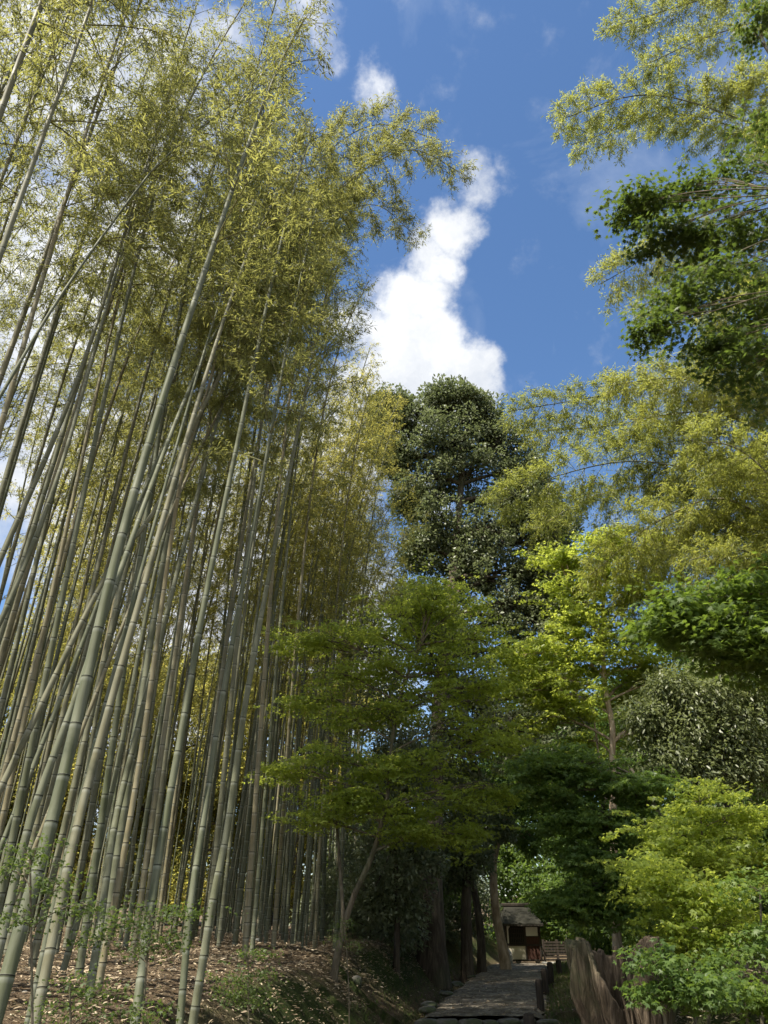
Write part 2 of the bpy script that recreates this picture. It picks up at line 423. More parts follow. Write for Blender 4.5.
grove(30, -4.5, -.55, 15, 27, .42, 'bamboo in the file along the right border of the grove beside the maple', 'bamboos along the right border of the grove', lambda x, y: x < -1.3, sc=(.78, .95))
grove(12, -9, -4.4, 5.5, 10, .9, 'bamboo whose crown fills the upper left corner', 'bamboos of the upper left corner', lambda x, y: x > -.62*y-3, sc=(1., 1.15), which=1)
grove(8, -13, -6.5, 8, 14, .9, 'bamboo whose crown fills the left edge below the upper corner', 'bamboos of the left edge', lambda x, y: x > -.62*y-2.2, sc=(.9, 1.05), which=1)

# bamboos on the right, leaning left over the path
GR = 'bamboos leaning in from the right'
right = [
 ([(1000,700),(930,480),(830,350),(712,394-20),(600,396),(505,412)], 15, 17, .09, 'bamboo bending flat to the left across the blue sky beside the dark tree top'),
 ([(900,760),(840,600),(760,500),(650,462),(560,475),(495,505)], 15, 16, .08, 'bright yellow green bamboo tip drooping in front of the dark tree'),
 ([(1150,600),(1050,330),(900,190),(768,130),(650,95),(552,122)], 10, 12, .09, 'golden bamboo plume reaching farthest left at the top right of the sky'),
 ([(1200,400),(1080,120),(930,10),(800,-30),(700,0),(610,28)], 10, 11, .09, 'highest bamboo plume hanging from the top edge at the right'),
 ([(1100,720),(1000,480),(880,330),(768,262),(680,245),(598,285)], 13, 14, .08, 'short green bamboo plume below the golden one beside the dark maple branch'),
 ([(960,900),(900,700),(840,520),(768,420),(690,380),(610,385)], 14, 14, .09, 'leafy olive bamboo crown at the right above the maple'),
 ([(900,920),(860,700),(800,560),(730,500),(660,520),(590,575)], 14.5, 14.5, .09, 'drooping bamboo crown in the right middle below the bent one'),
 ([(980,940),(930,760),(860,600),(790,500),(740,450),(690,440)], 12.5, 12.5, .09, 'dense golden bamboo crown at the right edge of mid height'),
 ([(900,960),(850,800),(800,680),(750,610),(700,590),(650,610)], 15, 15, .08, 'lowest bamboo crown at the right behind the pale maple trunk'),
 ([(1150,500),(1060,280),(960,160),(860,90),(790,70),(720,90)], 11, 11, .09, 'bamboo crown filling the top right corner'),
 ([(960,960),(900,800),(820,640),(740,560),(680,530),(600,545)], 17, 17, .08, 'bamboo crown low behind the pale maple trunk top'),
 ([(1000,800),(930,650),(850,540),(760,470),(690,440),(620,460)], 16, 16, .08, 'bamboo crown in the middle of the right hand wall of leaves'),
 ([(980,900),(920,760),(850,640),(790,580),(740,550),(690,560)], 13.5, 13.5, .08, 'bamboo crown just above the dark maple spray at the right edge'),
 ([(1000,760),(950,600),(890,460),(820,380),(760,350),(690,365)], 15, 15, .08, 'bamboo crown above the middle of the right hand wall of leaves'),
 ([(960,860),(930,640),(880,440),(830,320),(770,300),(700,330)], 14, 13, .09, 'bamboo crown behind the dark maple branch at the right'),
]
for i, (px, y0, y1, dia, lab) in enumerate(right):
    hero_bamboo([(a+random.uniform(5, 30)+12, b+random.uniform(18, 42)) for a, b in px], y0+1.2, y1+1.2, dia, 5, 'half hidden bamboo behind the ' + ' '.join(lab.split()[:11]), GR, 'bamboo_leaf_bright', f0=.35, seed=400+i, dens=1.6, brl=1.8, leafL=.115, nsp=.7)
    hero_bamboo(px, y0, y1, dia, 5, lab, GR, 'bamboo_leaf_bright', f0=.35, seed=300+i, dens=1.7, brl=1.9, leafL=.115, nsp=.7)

# ------------------------------------------------------------------ trees
def tree(name, trunk_px=None, trunk=None, r0=.2, r1=.06, blobs=(), leafmat='forest_leaf', bark='bark', shape='oval', leafL=.1, leafW=.05,
         nsub=14, nleaf=120, flat=.8, subr=.5, layered=False, label='', cat='tree', group=None, seed=0, limb_from=.45, droop=.1, limb_r=.05, nseg=10, extra=(), spread=(.45, 1.05)):
    """blobs: list of (centre world xyz, radius). trunk: world points."""
    rs = np.random.default_rng(seed)
    trunk = np.array(trunk, float); base = trunk[0].copy()
    root = empty(name, base, label, cat, group)
    tk = curve(trunk-base, 26); K = 26; f = np.linspace(0, 1, K)
    rr = r0+(r1-r0)*f**.8 + r0*.45*np.exp(-f*22)
    V, c, ix = tubes(tk[None], rr[None], 14)
    ang = np.arange(len(V)) % 14
    wob = 1+.09*np.sin(ang*2*np.pi/14*3+rs.uniform(0, 6))*1+rs.normal(size=len(V))*.02
    ctr = np.repeat(tk, 14, 0); V = ctr+(V-ctr)*wob[:, None]
    parts = [(V, c, ix)]
    for ep, er0, er1 in extra:
        q = curve(np.array(ep)-base, 16); parts.append(tubes(q[None], np.linspace(er0, er1, 16)[None], 9))
    V, c, ix = merge(parts); mesh_np('trunk', V, c, ix, M[bark], root, smooth=True)
    lp = []; lr = []; tp = []; tr = []; subs = []; subn = []
    for (bc, br_) in blobs:
        bc = np.array(bc)-base
        # attachment: trunk point lower than the blob
        cand = tk[int(K*limb_from):]
        below = cand[cand[:, 2] < bc[2]-.15*br_]
        cand = below if len(below) else cand[:1]
        d = np.linalg.norm(cand-bc, axis=1)+.35*np.abs(cand[:, 2]-(bc[2]-1.2*br_))
        a = cand[d.argmin()]
        K2 = 8; q = np.linspace(0, 1, K2)[:, None]
        mid = (a+bc)/2+np.array([0, 0, .12*np.linalg.norm(bc-a)])+rs.normal(size=3)*.08*np.linalg.norm(bc-a)
        L_ = (1-q)**2*a+2*(1-q)*q*mid+q**2*bc
        lp.append(L_); lr.append(np.linspace(limb_r, limb_r*.35, K2)*(.6+.4*min(2, br_)))
        ns = nsub if np.isscalar(nsub) else rs.integers(*nsub)
        dv = rdir(ns, rs); rrad = br_*rs.uniform(*spread, ns)**.6
        sc = bc+dv*rrad[:, None]*np.array([1, 1, flat])
        for s in sc:
            t0 = L_[rs.integers(3, K2)]
            q4 = np.linspace(0, 1, 8)[:, None]
            tp.append(t0+(s-t0)*q4+np.array([0, 0, .1])*np.sin(q4*np.pi)*np.linalg.norm(s-t0)); tr.append(np.linspace(limb_r*.35, limb_r*.1, 8))
        subs.append(sc)
        subn.append(unit(sc-bc))
    if lp:
        V, c, ix = merge([tubes(np.array(lp), np.array(lr), 7), tubes(np.array(tp), np.array(tr), 4)])
        mesh_np('limbs', V, c, ix, M[bark], root, smooth=True)
        subs = np.concatenate(subs); subn = np.concatenate(subn); S = len(subs)
        n = S*nleaf
        ctr = np.repeat(subs, nleaf, 0); out = np.repeat(subn, nleaf, 0)
        cl = np.repeat(rs.random(S), nleaf)
        srr = np.repeat(subr*rs.uniform(.6, 1.25, S), nleaf)
        if layered:
            # flat sprays: leaves spread in a tilted disc, several per subclump
            nk = 5; lay = rs.integers(0, nk, n)+np.repeat(np.arange(S)*nk, nleaf)
            lo = rs.normal(size=(S*nk, 3))*np.array([.6, .6, .2])*subr
            ldir = rs.normal(size=(S*nk, 3))*np.array([.22, .22, 0])+np.array([0, 0, 1.]); ldir = unit(ldir)
            az = rs.uniform(0, 6.283, n); rd = srr*.62*np.sqrt(rs.random(n))
            el = np.repeat(rs.uniform(.45, 1., S), nleaf)
            fz = rs.uniform(0, 6.28, S*nk)[lay]
            ux = np.stack([np.cos(fz), np.sin(fz), 0*fz], 1); uy = np.stack([-np.sin(fz), np.cos(fz), 0*fz], 1)
            off = ux*(np.cos(az)*rd)[:, None]+uy*(np.sin(az)*rd*el)[:, None]
            nn = ldir[lay]
            off[:, 2] = -(off[:, 0]*nn[:, 0]+off[:, 1]*nn[:, 1])/nn[:, 2]-droop*rd**2/np.maximum(srr, .01)
            pos = ctr+lo[lay]+off+rs.normal(size=(n, 3))*.012
            ax = unit(off+rdir(n, rs)*.25*subr+np.array([0, 0, -.25*subr]))
            nr = unit(nn+rdir(n, rs)*.5)
        else:
            dv = rdir(n, rs); pos = ctr+dv*(srr*rs.uniform(.35, 1.05, n)**.5)[:, None]*np.array([1, 1, .8])
            ax = unit(dv*.6+out*.3+rdir(n, rs)*.7+np.array([0, 0, -droop]))
            nr = unit(dv*.5+rdir(n, rs)*.6+np.array([0, 0, .7]))
        leaves('crown', pos, ax, nr, leafL*rs.uniform(.65, 1.2, n), leafW*rs.uniform(.7, 1.2, n), shape, M[leafmat], root, cl, rs)
    return root
def B(lst, Y):
    out = []
    for b in lst:
        px, py, r = b[:3]; y = b[3] if len(b) > 3 else Y
        p = P(px, py, y); out.append((p, r*depth(p)/FPX))
    return out
def G(px, Y, dz=-.15):
    """ground point in the column px at distance Y (column measured near the ground)"""
    x = (px-384)/FPX*(Y*math.cos(PITCH)-.5); return np.array([x, Y, Hs(x, Y)+dz])
def Gp(pxpy, Y): return P(pxpy[0], pxpy[1], Y)

# big dark evergreen in the middle
Yb = 26
tree('evergreen_tree', trunk=[G(433, 22), P(432, 900, 22), P(433, 840, 22.5), P(440, 700, 24), P(455, 560, 25.5), P(465, 440, 26), P(470, 400, 26)], r0=.34, r1=.08,
     blobs=B([(a, b, r_*1.22, *e) for a, b, r_, *e in [(402,415,16),(425,440,24),(388,408,12),(440,402,15),(462,402,17),(478,412,14),(487,430,18),(455,440,26),(430,480,26),(470,475,30),(500,450,22),(512,500,28),(485,530,32),(440,530,24),(530,530,26),(500,580,34),(538,575,20),(455,575,30),(462,545,26),(520,620,30),(480,640,34),(435,645,26),(545,610,16),(400,462,10),(412,500,14),(415,550,16),(548,545,16),(540,500,14),(410,600,18),(530,470,18),(550,520,20),(556,570,18),(560,612,18),(382,425,9),(384,450,9),(540,660,28),(500,690,34),(450,700,34),(430,620,24,24),(520,730,34,24),(470,750,34,24),(420,760,30,24),(560,700,24,25)]], Yb),
     leafmat='evergreen_leaf', shape='oval', leafL=.15, leafW=.08, nsub=34, nleaf=105, subr=.46, flat=.9, limb_r=.09, spread=(.1, 1.25), label='tall dark evergreen tree in the centre standing against the white cloud', seed=1, limb_from=.3)
# other trunks near it with low dark crowns
tree('broadleaf_tree', trunk=[G(505, 28), P(503, 950, 28), P(496, 915, 28), P(493, 870, 28), P(497, 845, 28), P(506, 820, 28), P(520, 780, 28)], r0=.17, r1=.09,
     blobs=B([(520,770,30),(500,800,18),(545,800,26),(480,790,24),(530,835,16),(565,780,30)], 28), leafmat='forest_leaf', bark='bark_pale_sunlit', nsub=16, nleaf=110, leafL=.13, leafW=.07, subr=.5,
     label='tree with a bare pale orange trunk lit by the sun beside the hut', seed=2, extra=[([P(494, 872, 28), P(487, 850, 28.2), P(483, 820, 28.4)], .11, .05)])
tree('broadleaf_tree', trunk=[G(480, 27), P(480, 930, 27), P(472, 880, 27), P(466, 840, 27), P(462, 790, 27)], r0=.15, r1=.07,
     blobs=B([(460,790,26),(480,820,22),(445,815,22),(470,850,14),(500,830,10)], 27), leafmat='evergreen_leaf', nsub=14, nleaf=110, leafL=.13, leafW=.07, subr=.5,
     label='dark slanting trunk just left of the pale orange trunk', seed=3)
tree('broadleaf_tree', trunk=[G(466, 25), P(466, 920, 25), P(467, 850, 25), P(466, 800, 25)], r0=.2, r1=.1,
     blobs=B([(450,840,18),(480,800,18),(455,870,14),(474,858,12)], 25), leafmat='evergreen_leaf', nsub=14, nleaf=100, leafL=.13, leafW=.07, subr=.5,
     label='dark straight trunk between the big evergreen and the pale orange trunk', seed=4)
tree('broadleaf_tree', trunk=[G(396, 19), P(397, 900, 19), P(392, 800, 19), P(392, 700, 19.5)], r0=.07, r1=.03,
     blobs=B([(385,850,26),(400,800,30),(378,780,24),(405,740,30),(370,900,20),(400,900,22),(415,860,22),(390,690,26),(375,640,22)], 19), leafmat='evergreen_leaf', nsub=14, nleaf=120, leafL=.11, leafW=.055, subr=.4, limb_r=.025,
     label='slender shaded tree between the grove and the big evergreen', seed=5)

# maple over the left bank
tree('maple_tree', trunk=[G(332, 14.2), P(338, 950, 14.2), P(352, 900, 14.2), P(374, 850, 14.2), P(388, 790, 14.2), P(392, 740, 14.2), P(402, 690, 14.2), P(420, 645, 14.2)], r0=.058, r1=.028,
     blobs=B([(430,600,28),(400,612,26),(455,612,26),(365,630,26),(330,640,28),(300,642,22),(480,640,26),(420,650,34),(385,665,30),(345,672,26),(460,670,32),(490,690,26),(430,700,34),(390,715,26),
              (350,720,24),(310,700,16),(470,730,30),(500,745,22),(425,760,30),(375,770,24),(330,760,20),(290,772,18),(450,800,26),(400,812,20),(340,800,20),(500,790,20),(440,585,16),(360,800,18),(420,835,18),(470,835,18),(320,820,14)], 14.2),
     leafmat='maple_leaf', bark='bark_maple', shape='lobe3', leafL=.062, leafW=.062, nsub=9, nleaf=160, subr=.5, flat=.4, layered=True, limb_r=.03,
     label='yellow green maple with a thin curved trunk on the left bank', seed=10, limb_from=.3,
     extra=[([P(344, 925, 14.2), P(335, 800, 14.6), P(327, 700, 15)], .035, .01)])
# maple behind with pale trunk
tree('maple_tree', trunk=[G(615, 16), P(614, 860, 16), P(612, 770, 16), P(612, 725, 16), P(605, 690, 16), P(602, 640, 16)], r0=.10, r1=.05,
     blobs=B([(600,570,26),(575,590,22),(620,600,30),(560,640,24),(595,640,32),(640,640,28),(540,670,24),(570,695,22),(640,690,22,17.5),(660,680,24),(550,715,26),(585,745,20,17.5),(530,690,20),(650,730,22),
              (590,665,24),(640,668,20),(620,700,20,17.5),(610,545,20),(560,560,14),(580,610,24),(520,655,14)], 16),
     leafmat='maple_leaf', bark='bark_pale_sunlit', shape='lobe3', leafL=.08, leafW=.08, nsub=10, nleaf=190, subr=.5, flat=.55, layered=True, limb_r=.035,
     label='bright maple with a pale forked trunk at the right of the path', seed=11, limb_from=.5,
     extra=[([P(613, 742, 16), P(628, 728, 16), P(637, 712, 16)], .05, .02), ([P(606, 800, 16.2), P(598, 750, 16.2), P(592, 700, 16.2)], .03, .012)])
# dark maple hanging over the stump and the path
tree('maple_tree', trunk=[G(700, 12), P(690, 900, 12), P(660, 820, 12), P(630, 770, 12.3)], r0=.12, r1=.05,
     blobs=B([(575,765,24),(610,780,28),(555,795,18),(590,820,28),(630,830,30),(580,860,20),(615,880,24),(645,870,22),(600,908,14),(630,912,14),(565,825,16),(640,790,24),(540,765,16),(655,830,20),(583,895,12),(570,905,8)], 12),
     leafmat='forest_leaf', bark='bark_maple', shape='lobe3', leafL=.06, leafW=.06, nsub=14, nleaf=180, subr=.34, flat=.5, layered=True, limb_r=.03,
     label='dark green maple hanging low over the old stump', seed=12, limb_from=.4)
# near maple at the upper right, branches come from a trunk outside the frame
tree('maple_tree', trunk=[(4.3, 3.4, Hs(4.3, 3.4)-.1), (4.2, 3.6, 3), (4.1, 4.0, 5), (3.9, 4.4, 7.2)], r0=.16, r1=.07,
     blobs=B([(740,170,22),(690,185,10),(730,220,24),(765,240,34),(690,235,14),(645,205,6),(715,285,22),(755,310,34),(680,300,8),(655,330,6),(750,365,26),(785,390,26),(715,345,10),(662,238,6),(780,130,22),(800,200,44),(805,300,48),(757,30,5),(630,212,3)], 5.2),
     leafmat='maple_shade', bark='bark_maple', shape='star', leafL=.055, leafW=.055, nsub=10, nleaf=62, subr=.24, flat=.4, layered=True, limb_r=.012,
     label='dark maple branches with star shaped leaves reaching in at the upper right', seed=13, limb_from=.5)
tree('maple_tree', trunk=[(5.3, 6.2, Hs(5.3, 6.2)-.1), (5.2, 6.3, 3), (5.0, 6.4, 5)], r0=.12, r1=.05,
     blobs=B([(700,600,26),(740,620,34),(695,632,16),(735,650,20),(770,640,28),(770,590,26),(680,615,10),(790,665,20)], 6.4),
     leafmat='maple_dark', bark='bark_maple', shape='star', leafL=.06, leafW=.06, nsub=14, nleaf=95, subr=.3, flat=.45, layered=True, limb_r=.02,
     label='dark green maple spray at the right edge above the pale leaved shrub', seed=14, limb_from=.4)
# pale leaved evergreen at right
tree('evergreen_tree', trunk=[G(742, 12.5), P(735, 880, 12.5), P(725, 780, 12.5), P(715, 700, 12.5)], r0=.12, r1=.05,
     blobs=B([(700,700,30),(740,720,36),(680,730,26),(720,760,34),(760,690,30),(770,760,34),(660,760,24),(690,780,28),(650,720,16),(730,660,26),(670,690,16)], 12.5),
     leafmat='pale_leaf', shape='oval', leafL=.085, leafW=.032, nsub=20, nleaf=170, subr=.36, droop=.5, limb_r=.03,
     label='evergreen with dull pale hanging leaves at the right edge', seed=15)
# bright shrubs lower right
GS = 'young maples on the right slope'
for i, (px, Y, bl, lab, lm) in enumerate([
   (700, 10, [(700,800,26),(660,830,22),(740,820,28),(690,850,28),(730,870,28),(660,870,20),(770,850,24)], 'bright young maple below the pale leaved evergreen', 'maple_leaf'),
   (690, 9, [(680,900,24),(665,890,16),(710,900,26),(740,920,24),(682,930,14),(705,945,14),(655,868,14)], 'bright young maple just right of the old stump', 'maple_leaf'),
   (755, 8.5, [(760,890,26),(740,950,18),(770,930,20),(720,965,14)], 'young maple at the right edge on the leafy slope', 'forest_leaf'),
   (665, 7.2, [(655,960,14),(680,985,16),(650,995,12),(700,1000,12),(715,980,10)], 'small ragged sapling at the foot of the right slope', 'forest_leaf'),
   (735, 7.6, [(745,990,8),(760,1003,8)], 'lowest small sapling in the bottom right corner', 'maple_dark')]):
    b = B(bl, Y); top = b[0][0]
    g = G(px, Y)
    tree('maple_sapling', trunk=[g, (g+top)/2+[.06, .1, 0], top], r0=.022, r1=.01, blobs=b, leafmat=lm, bark='bark_maple', shape='lobe3', leafL=.05, leafW=.05,
         nsub=10, nleaf=190 if i == 0 else 120 if i == 1 else 50, subr=.3 if i < 3 else .18, flat=.6, layered=True, limb_r=.012, label=lab, cat='sapling', group=GS, seed=30+i, limb_from=.1)
# saplings on the left bank
GL = 'saplings on the left bank'
for i, (px, Y, bl, lab) in enumerate([
   (250, 6.6, [(248,955,10),(240,975,14),(262,980,14),(252,1000,12),(230,995,8)], 'small dark green sapling with fine leaves in the leaf litter'),
   (60, 4.4, [(30,850,18),(10,870,16),(60,885,16),(85,905,14),(20,915,12)], 'thin leafy twigs across the thick stems at lower left'),
   (130, 5.2, [(150,915,16),(120,925,16),(185,912,12),(100,940,16),(140,950,14),(170,935,10)], 'sapling with flat layered sprays in front of the upright grey bamboo'),
   (90, 4.9, [(70,985,22),(110,990,20),(50,1010,20),(95,1015,22),(140,1012,12)], 'low leafy undergrowth sapling at the bottom left'),
   (350, 12.2, [(345,925,12),(352,945,8),(338,935,8)], 'leafy shoot beside the curved maple trunk')]):
    b = B(bl, Y); top = b[0][0]; g = G(px, Y)
    tree('sapling', trunk=[g, (g+top)/2+[.03, .05, 0], top], r0=.012, r1=.005, blobs=b, leafmat='maple_shade', bark='bark_maple', shape='lobe3', leafL=.024, leafW=.020,
         nsub=7, nleaf=26 if i == 3 else 34, subr=.13, flat=.35, layered=True, limb_r=.006, label=lab, cat='sapling', group=GL, seed=50+i, limb_from=.1)
# understorey shrubs around the big trunk (dark), one mesh of each, copied
def shrub(seed, r, lm, x, y, label, group, leafL=.10, z0=None):
    g = np.array([x, y, (Hs(x, y) if z0 is None else z0)-.1])
    rs = np.random.default_rng(seed)
    bl = [(g+np.array([rs.uniform(-.8, .8)*r, rs.uniform(-.8, .8)*r, rs.uniform(.3, 1.9)*r]), r*rs.uniform(.35, .6)) for _ in range(12)]
    return tree('shrub', trunk=[g, g+[0, .1, r], g+[.1, 0, 1.6*r]], r0=.05, r1=.02, blobs=bl, leafmat=lm, nsub=14, nleaf=80, subr=.32, leafL=leafL, leafW=leafL*.45, limb_r=.02,
                label=label, cat='shrub', group=group, seed=seed, limb_from=.1)
sA = shrub(70, 1.5, 'evergreen_leaf', -.3, 21.5, 'dark shrub in the shade below the trees left of the path', 'dark shrubs left of the path')
sB = shrub(71, 1.8, 'forest_leaf', 1.0, 29, 'lighter green shrub glimpsed between the trunks', 'light shrubs between the trunks')
for x, y, s, rz in [(.2, 25, 1.1, 1), (-.6, 29, 1.2, 2), (2.2, 31, 1.2, 3), (.9, 33, 1.4, .5), (-1.6, 34, 1.3, 4)]:
    copy_tree(sA, (x, y, Hs(x, y)-.1), rz, s)
for x, y, s, rz in [(-.6, 37, 1.2, 1), (2.5, 36, 1.2, 2.2), (3.2, 43, 1.2, 4)]:
    copy_tree(sB, (x, y, Hs(x, y)-.1), rz, s)
sC = shrub(72, 1.3, 'forest_leaf', 6.8, 22, 'shrub on the right verge behind the wooden posts', 'shrubs right of the path')
for x, y, s, rz in [(8.3, 26, 1.5, 1), (9.4, 32, 1.6, 2), (7.2, 17.5, 1.1, 3), (8.2, 21, 1.4, 4), (9, 34, 1.8, 5), (5.2, 14.5, .9, 5.5), (7.4, 14.5, 1.2, 2.5), (10, 26, 1.6, 3.1)]:
    copy_tree(sC, (x, y, Hs(x, y)-.1), rz, s)
# background forest trees and distant bamboo crowns
def bgtree(seed, h, lm, x, y, label, group, lL=.22):
    rs = np.random.default_rng(seed); g = np.array([x, y, Hs(x, y)-.1])
    bl = [(g+np.array([rs.normal()*h*.13, rs.normal()*h*.13, h*rs.uniform(.12, 1)]), h*rs.uniform(.08, .13)) for _ in range(34)]
    return tree('forest_tree', trunk=[g, g+[.2, 0, h*.4], g+[0, .2, h*.9]], r0=.25, r1=.06, blobs=bl, leafmat=lm, nsub=18, nleaf=60, subr=.8, leafL=lL, leafW=lL*.55, limb_r=.06,
                label=label, cat='tree', group=group, seed=seed, limb_from=.1)
t1 = bgtree(80, 12, 'forest_leaf', 8.5, 50, 'leafy green forest tree beyond the hut', 'leafy green trees beyond the hut')
t2 = bgtree(81, 10, 'evergreen_leaf', 3.5, 54, 'dark tree beyond the hut', 'dark trees beyond the hut')
t3 = bgtree(83, 12, 'bamboo_leaf', -4.5, 41, 'golden bamboo crown glimpsed between the stems at the back of the grove', 'golden bamboo crowns behind the grove', .16)  # distant bamboo crowns in tree form, added for the golden glow
for x, y, s, rz in [(-1.5, 43, 1., .3), (-8, 40, 1., 1.3), (-11, 41, 1.1, 2.3), (-14, 38, 1., 3.3), (-17, 38, 1.1, 4.3), (-20, 36, 1., 5.3), (-23, 35, 1., 6), (-12.5, 46, 1.2, .8), (-6, 48, 1.2, 1.8), (-18.5, 44, 1.2, 2.8), (-25, 42, 1.2, 4)]:
    copy_tree(t3, (x, y, Hs(x, y)-.1), rz, s)
for x, y, s, rz in [(14, 44, 1.1, 1), (19, 36, 1.2, 2), (24, 48, 1.5, 3), (12, 60, 1.3, 4), (13.5, 28, .8, 5), (10.5, 38, .85, .6)]:
    copy_tree(t1, (x, y, Hs(x, y)-.1), rz, s)
for x, y, s, rz in [(-1, 52, .9, 1), (-8, 58, .5, 2), (-15, 58, .45, 3), (-22, 56, .5, 4), (-30, 54, .45, 5), (-37, 48, .45, 6), (18, 60, 1.2, 1.5), (27, 60, 1.2, 2.5)]:
    copy_tree(t2, (x, y, Hs(x, y)-.1), rz, s)

# ------------------------------------------------------------------ ground
def ground_mat():
    m, nt = mat('forest floor')
    v = coord(nt, 'Object')
    n1 = noise_(nt, v, .55, 6, .6); n2 = noise_(nt, v, 9, 8, .7); n3 = noise_(nt, coord(nt, 'Object', (1, 1, 1)), 38, 5, .7, .8)
    lit = ramp(nt, n3, [(.3, (.06, .042, .026)), (.48, (.18, .13, .08)), (.62, (.31, .24, .16)), (.75, (.46, .38, .27))])
    lit = mixc(nt, ramp(nt, n2, [(.35, (.8,)*3), (.6, (0,)*3)]), lit, (.06, .04, .025))
    moss = ramp(nt, n2, [(.3, (.02, .03, .012)), (.6, (.055, .075, .02)), (.8, (.11, .12, .03))])
    g = nd(nt, 'ShaderNodeNewGeometry'); sx = nd(nt, 'ShaderNodeSeparateXYZ'); ln(nt, g.outputs['Normal'], sx.inputs[0])
    steep = math_(nt, 'SUBTRACT', 1.0, sx.outputs[2])
    mf = math_(nt, 'ADD', math_(nt, 'MULTIPLY', steep, 3.6), math_(nt, 'MULTIPLY_ADD', n1, 1.6, -1.05))
    mf = math_(nt, 'ADD', mf, math_(nt, 'MULTIPLY_ADD', n2, .9, -.45), clamp=True)
    col = mixc(nt, mf, lit, moss)
    h = math_(nt, 'ADD', n3, math_(nt, 'MULTIPLY', n2, 1.5))
    finish(nt, principled(nt, col, .95, .15, bump(nt, h, .05)))
    return m
N = 460
u = np.linspace(-1, 1, N); g1 = 420*np.sinh(6.2*u)/math.sinh(6.2)
X, Yg = np.meshgrid(g1+.5, g1+15); Z = H(X, Yg)
fine = np.random.default_rng(5).normal(size=Z.shape)*.012; Z = Z+fine*(np.hypot(X, Yg-15) < 40)*((np.abs(X-path_x(Yg))) > 1.15)
V = np.stack([X, Yg, Z], -1).reshape(-1, 3)
i, j = np.meshgrid(np.arange(N-1), np.arange(N-1)); a = (j*N+i).ravel()
q = np.stack([a, a+1, a+N+1, a+N], 1)
tag(mesh_np('ground', V, np.full(len(q), 4), q.ravel(), ground_mat(), smooth=True), kind='structure')
# path
m, nt = mat('gravel path'); v = coord(nt, 'Object')
vo = nd(nt, 'ShaderNodeTexVoronoi'); vo.inputs['Scale'].default_value = 16; ln(nt, v, vo.inputs['Vector'])
n2 = noise_(nt, v, 2.2, 7, .65); n3 = noise_(nt, v, 60, 4, .7)
col = ramp(nt, vo.outputs['Color'], [(.1, (.12, .10, .075)), (.5, (.24, .205, .155)), (.9, (.40, .35, .27))])
col = mixc(nt, ramp(nt, n2, [(.42, (0,)*3), (.62, (.85,)*3)]), col, (.10, .08, .055))
h = math_(nt, 'ADD', math_(nt, 'MULTIPLY', vo.outputs['Distance'], -1.2), math_(nt, 'MULTIPLY', n3, .5))
finish(nt, principled(nt, col, .85, .3, bump(nt, h, .03))); M['path'] = m
def strip(y0, y1, n, name, z=None):
    ys = np.linspace(y0, y1, n); K = 15
    rs = np.random.default_rng(int(y0*10)); V = []
    wl = rs.normal(size=n)*.05; wr = rs.normal(size=n)*.05
    for q_, y in enumerate(ys):
        for k in range(K):
            f = k/(K-1); x = float(path_x(y))-HW-wl[q_]+f*(2*HW+wl[q_]+wr[q_])
            V.append((x, y, float(path_z(np.array((y0+.3 if y == y0 else y1-.3 if y == y1 else y))))+.012+.02*math.sin(f*math.pi)+rs.normal()*.006-(.05 if k in (0, K-1) else 0)))
    a = (np.arange(n-1)[:, None]*K+np.arange(K-1)[None]).ravel(); q = np.stack([a, a+1, a+K+1, a+K], 1)
    return np.array(V), q
Vs = []; Qs = []; off = 0
for y0, y1, n in ((2, 13.2, 60), (13.2, 15.6, 20), (15.6, 39, 140)):
    v_, q_ = strip(y0, y1, n, 'p'); Vs.append(v_); Qs.append(q_+off); off += len(v_)
q = np.concatenate(Qs)
tag(mesh_np('path', np.concatenate(Vs), np.full(len(q), 4), q.ravel(), M['path'], smooth=True), kind='structure')

# rock maker
def rock_mat(name, a, b, moss):
    m, nt = mat(name); v = coord(nt, 'Object'); n = noise_(nt, v, 6, 8, .7); b2 = noise_(nt, v, 2.5, 4, .6)
    col = ramp(nt, n, [(.3, tuple(x*.5 for x in a)), (.5, a), (.7, b)])
    col = mixc(nt, ramp(nt, b2, [(.45, (0,)*3), (.6, (moss,)*3)]), col, (.05, .07, .02))
    finish(nt, principled(nt, col, .9, .25, bump(nt, n, .03))); return m
M['rock'] = rock_mat('grey stone', (.17, .16, .14), (.30, .28, .25), .8)
M['stone_pale'] = rock_mat('pale stone', (.35, .34, .31), (.55, .53, .48), .15)
def rock(name, loc, size, seed, m, parent=None, sub=3):
    import bmesh
    bm = bmesh.new(); bmesh.ops.create_icosphere(bm, subdivisions=sub, radius=1)
    for v in bm.verts:
        n = noise.noise(v.co*1.1+Vector((seed*3.1, 0, 0)))*.45+noise.noise(v.co*3.3+Vector((0, seed, 0)))*.14
        c = v.co*(1+n); e = .72
        c = Vector([math.copysign(abs(x)**e, x) for x in c])
        v.co = Vector((c.x*size[0], c.y*size[1], c.z*size[2]))
    me = bpy.data.meshes.new(name); bm.to_mesh(me); bm.free(); me.materials.append(m)
    for p in me.polygons: p.use_smooth = True
    o = bpy.data.objects.new(name, me); C.objects.link(o); o.location = [float(v) for v in loc]
    if parent: o.parent = parent
    return o
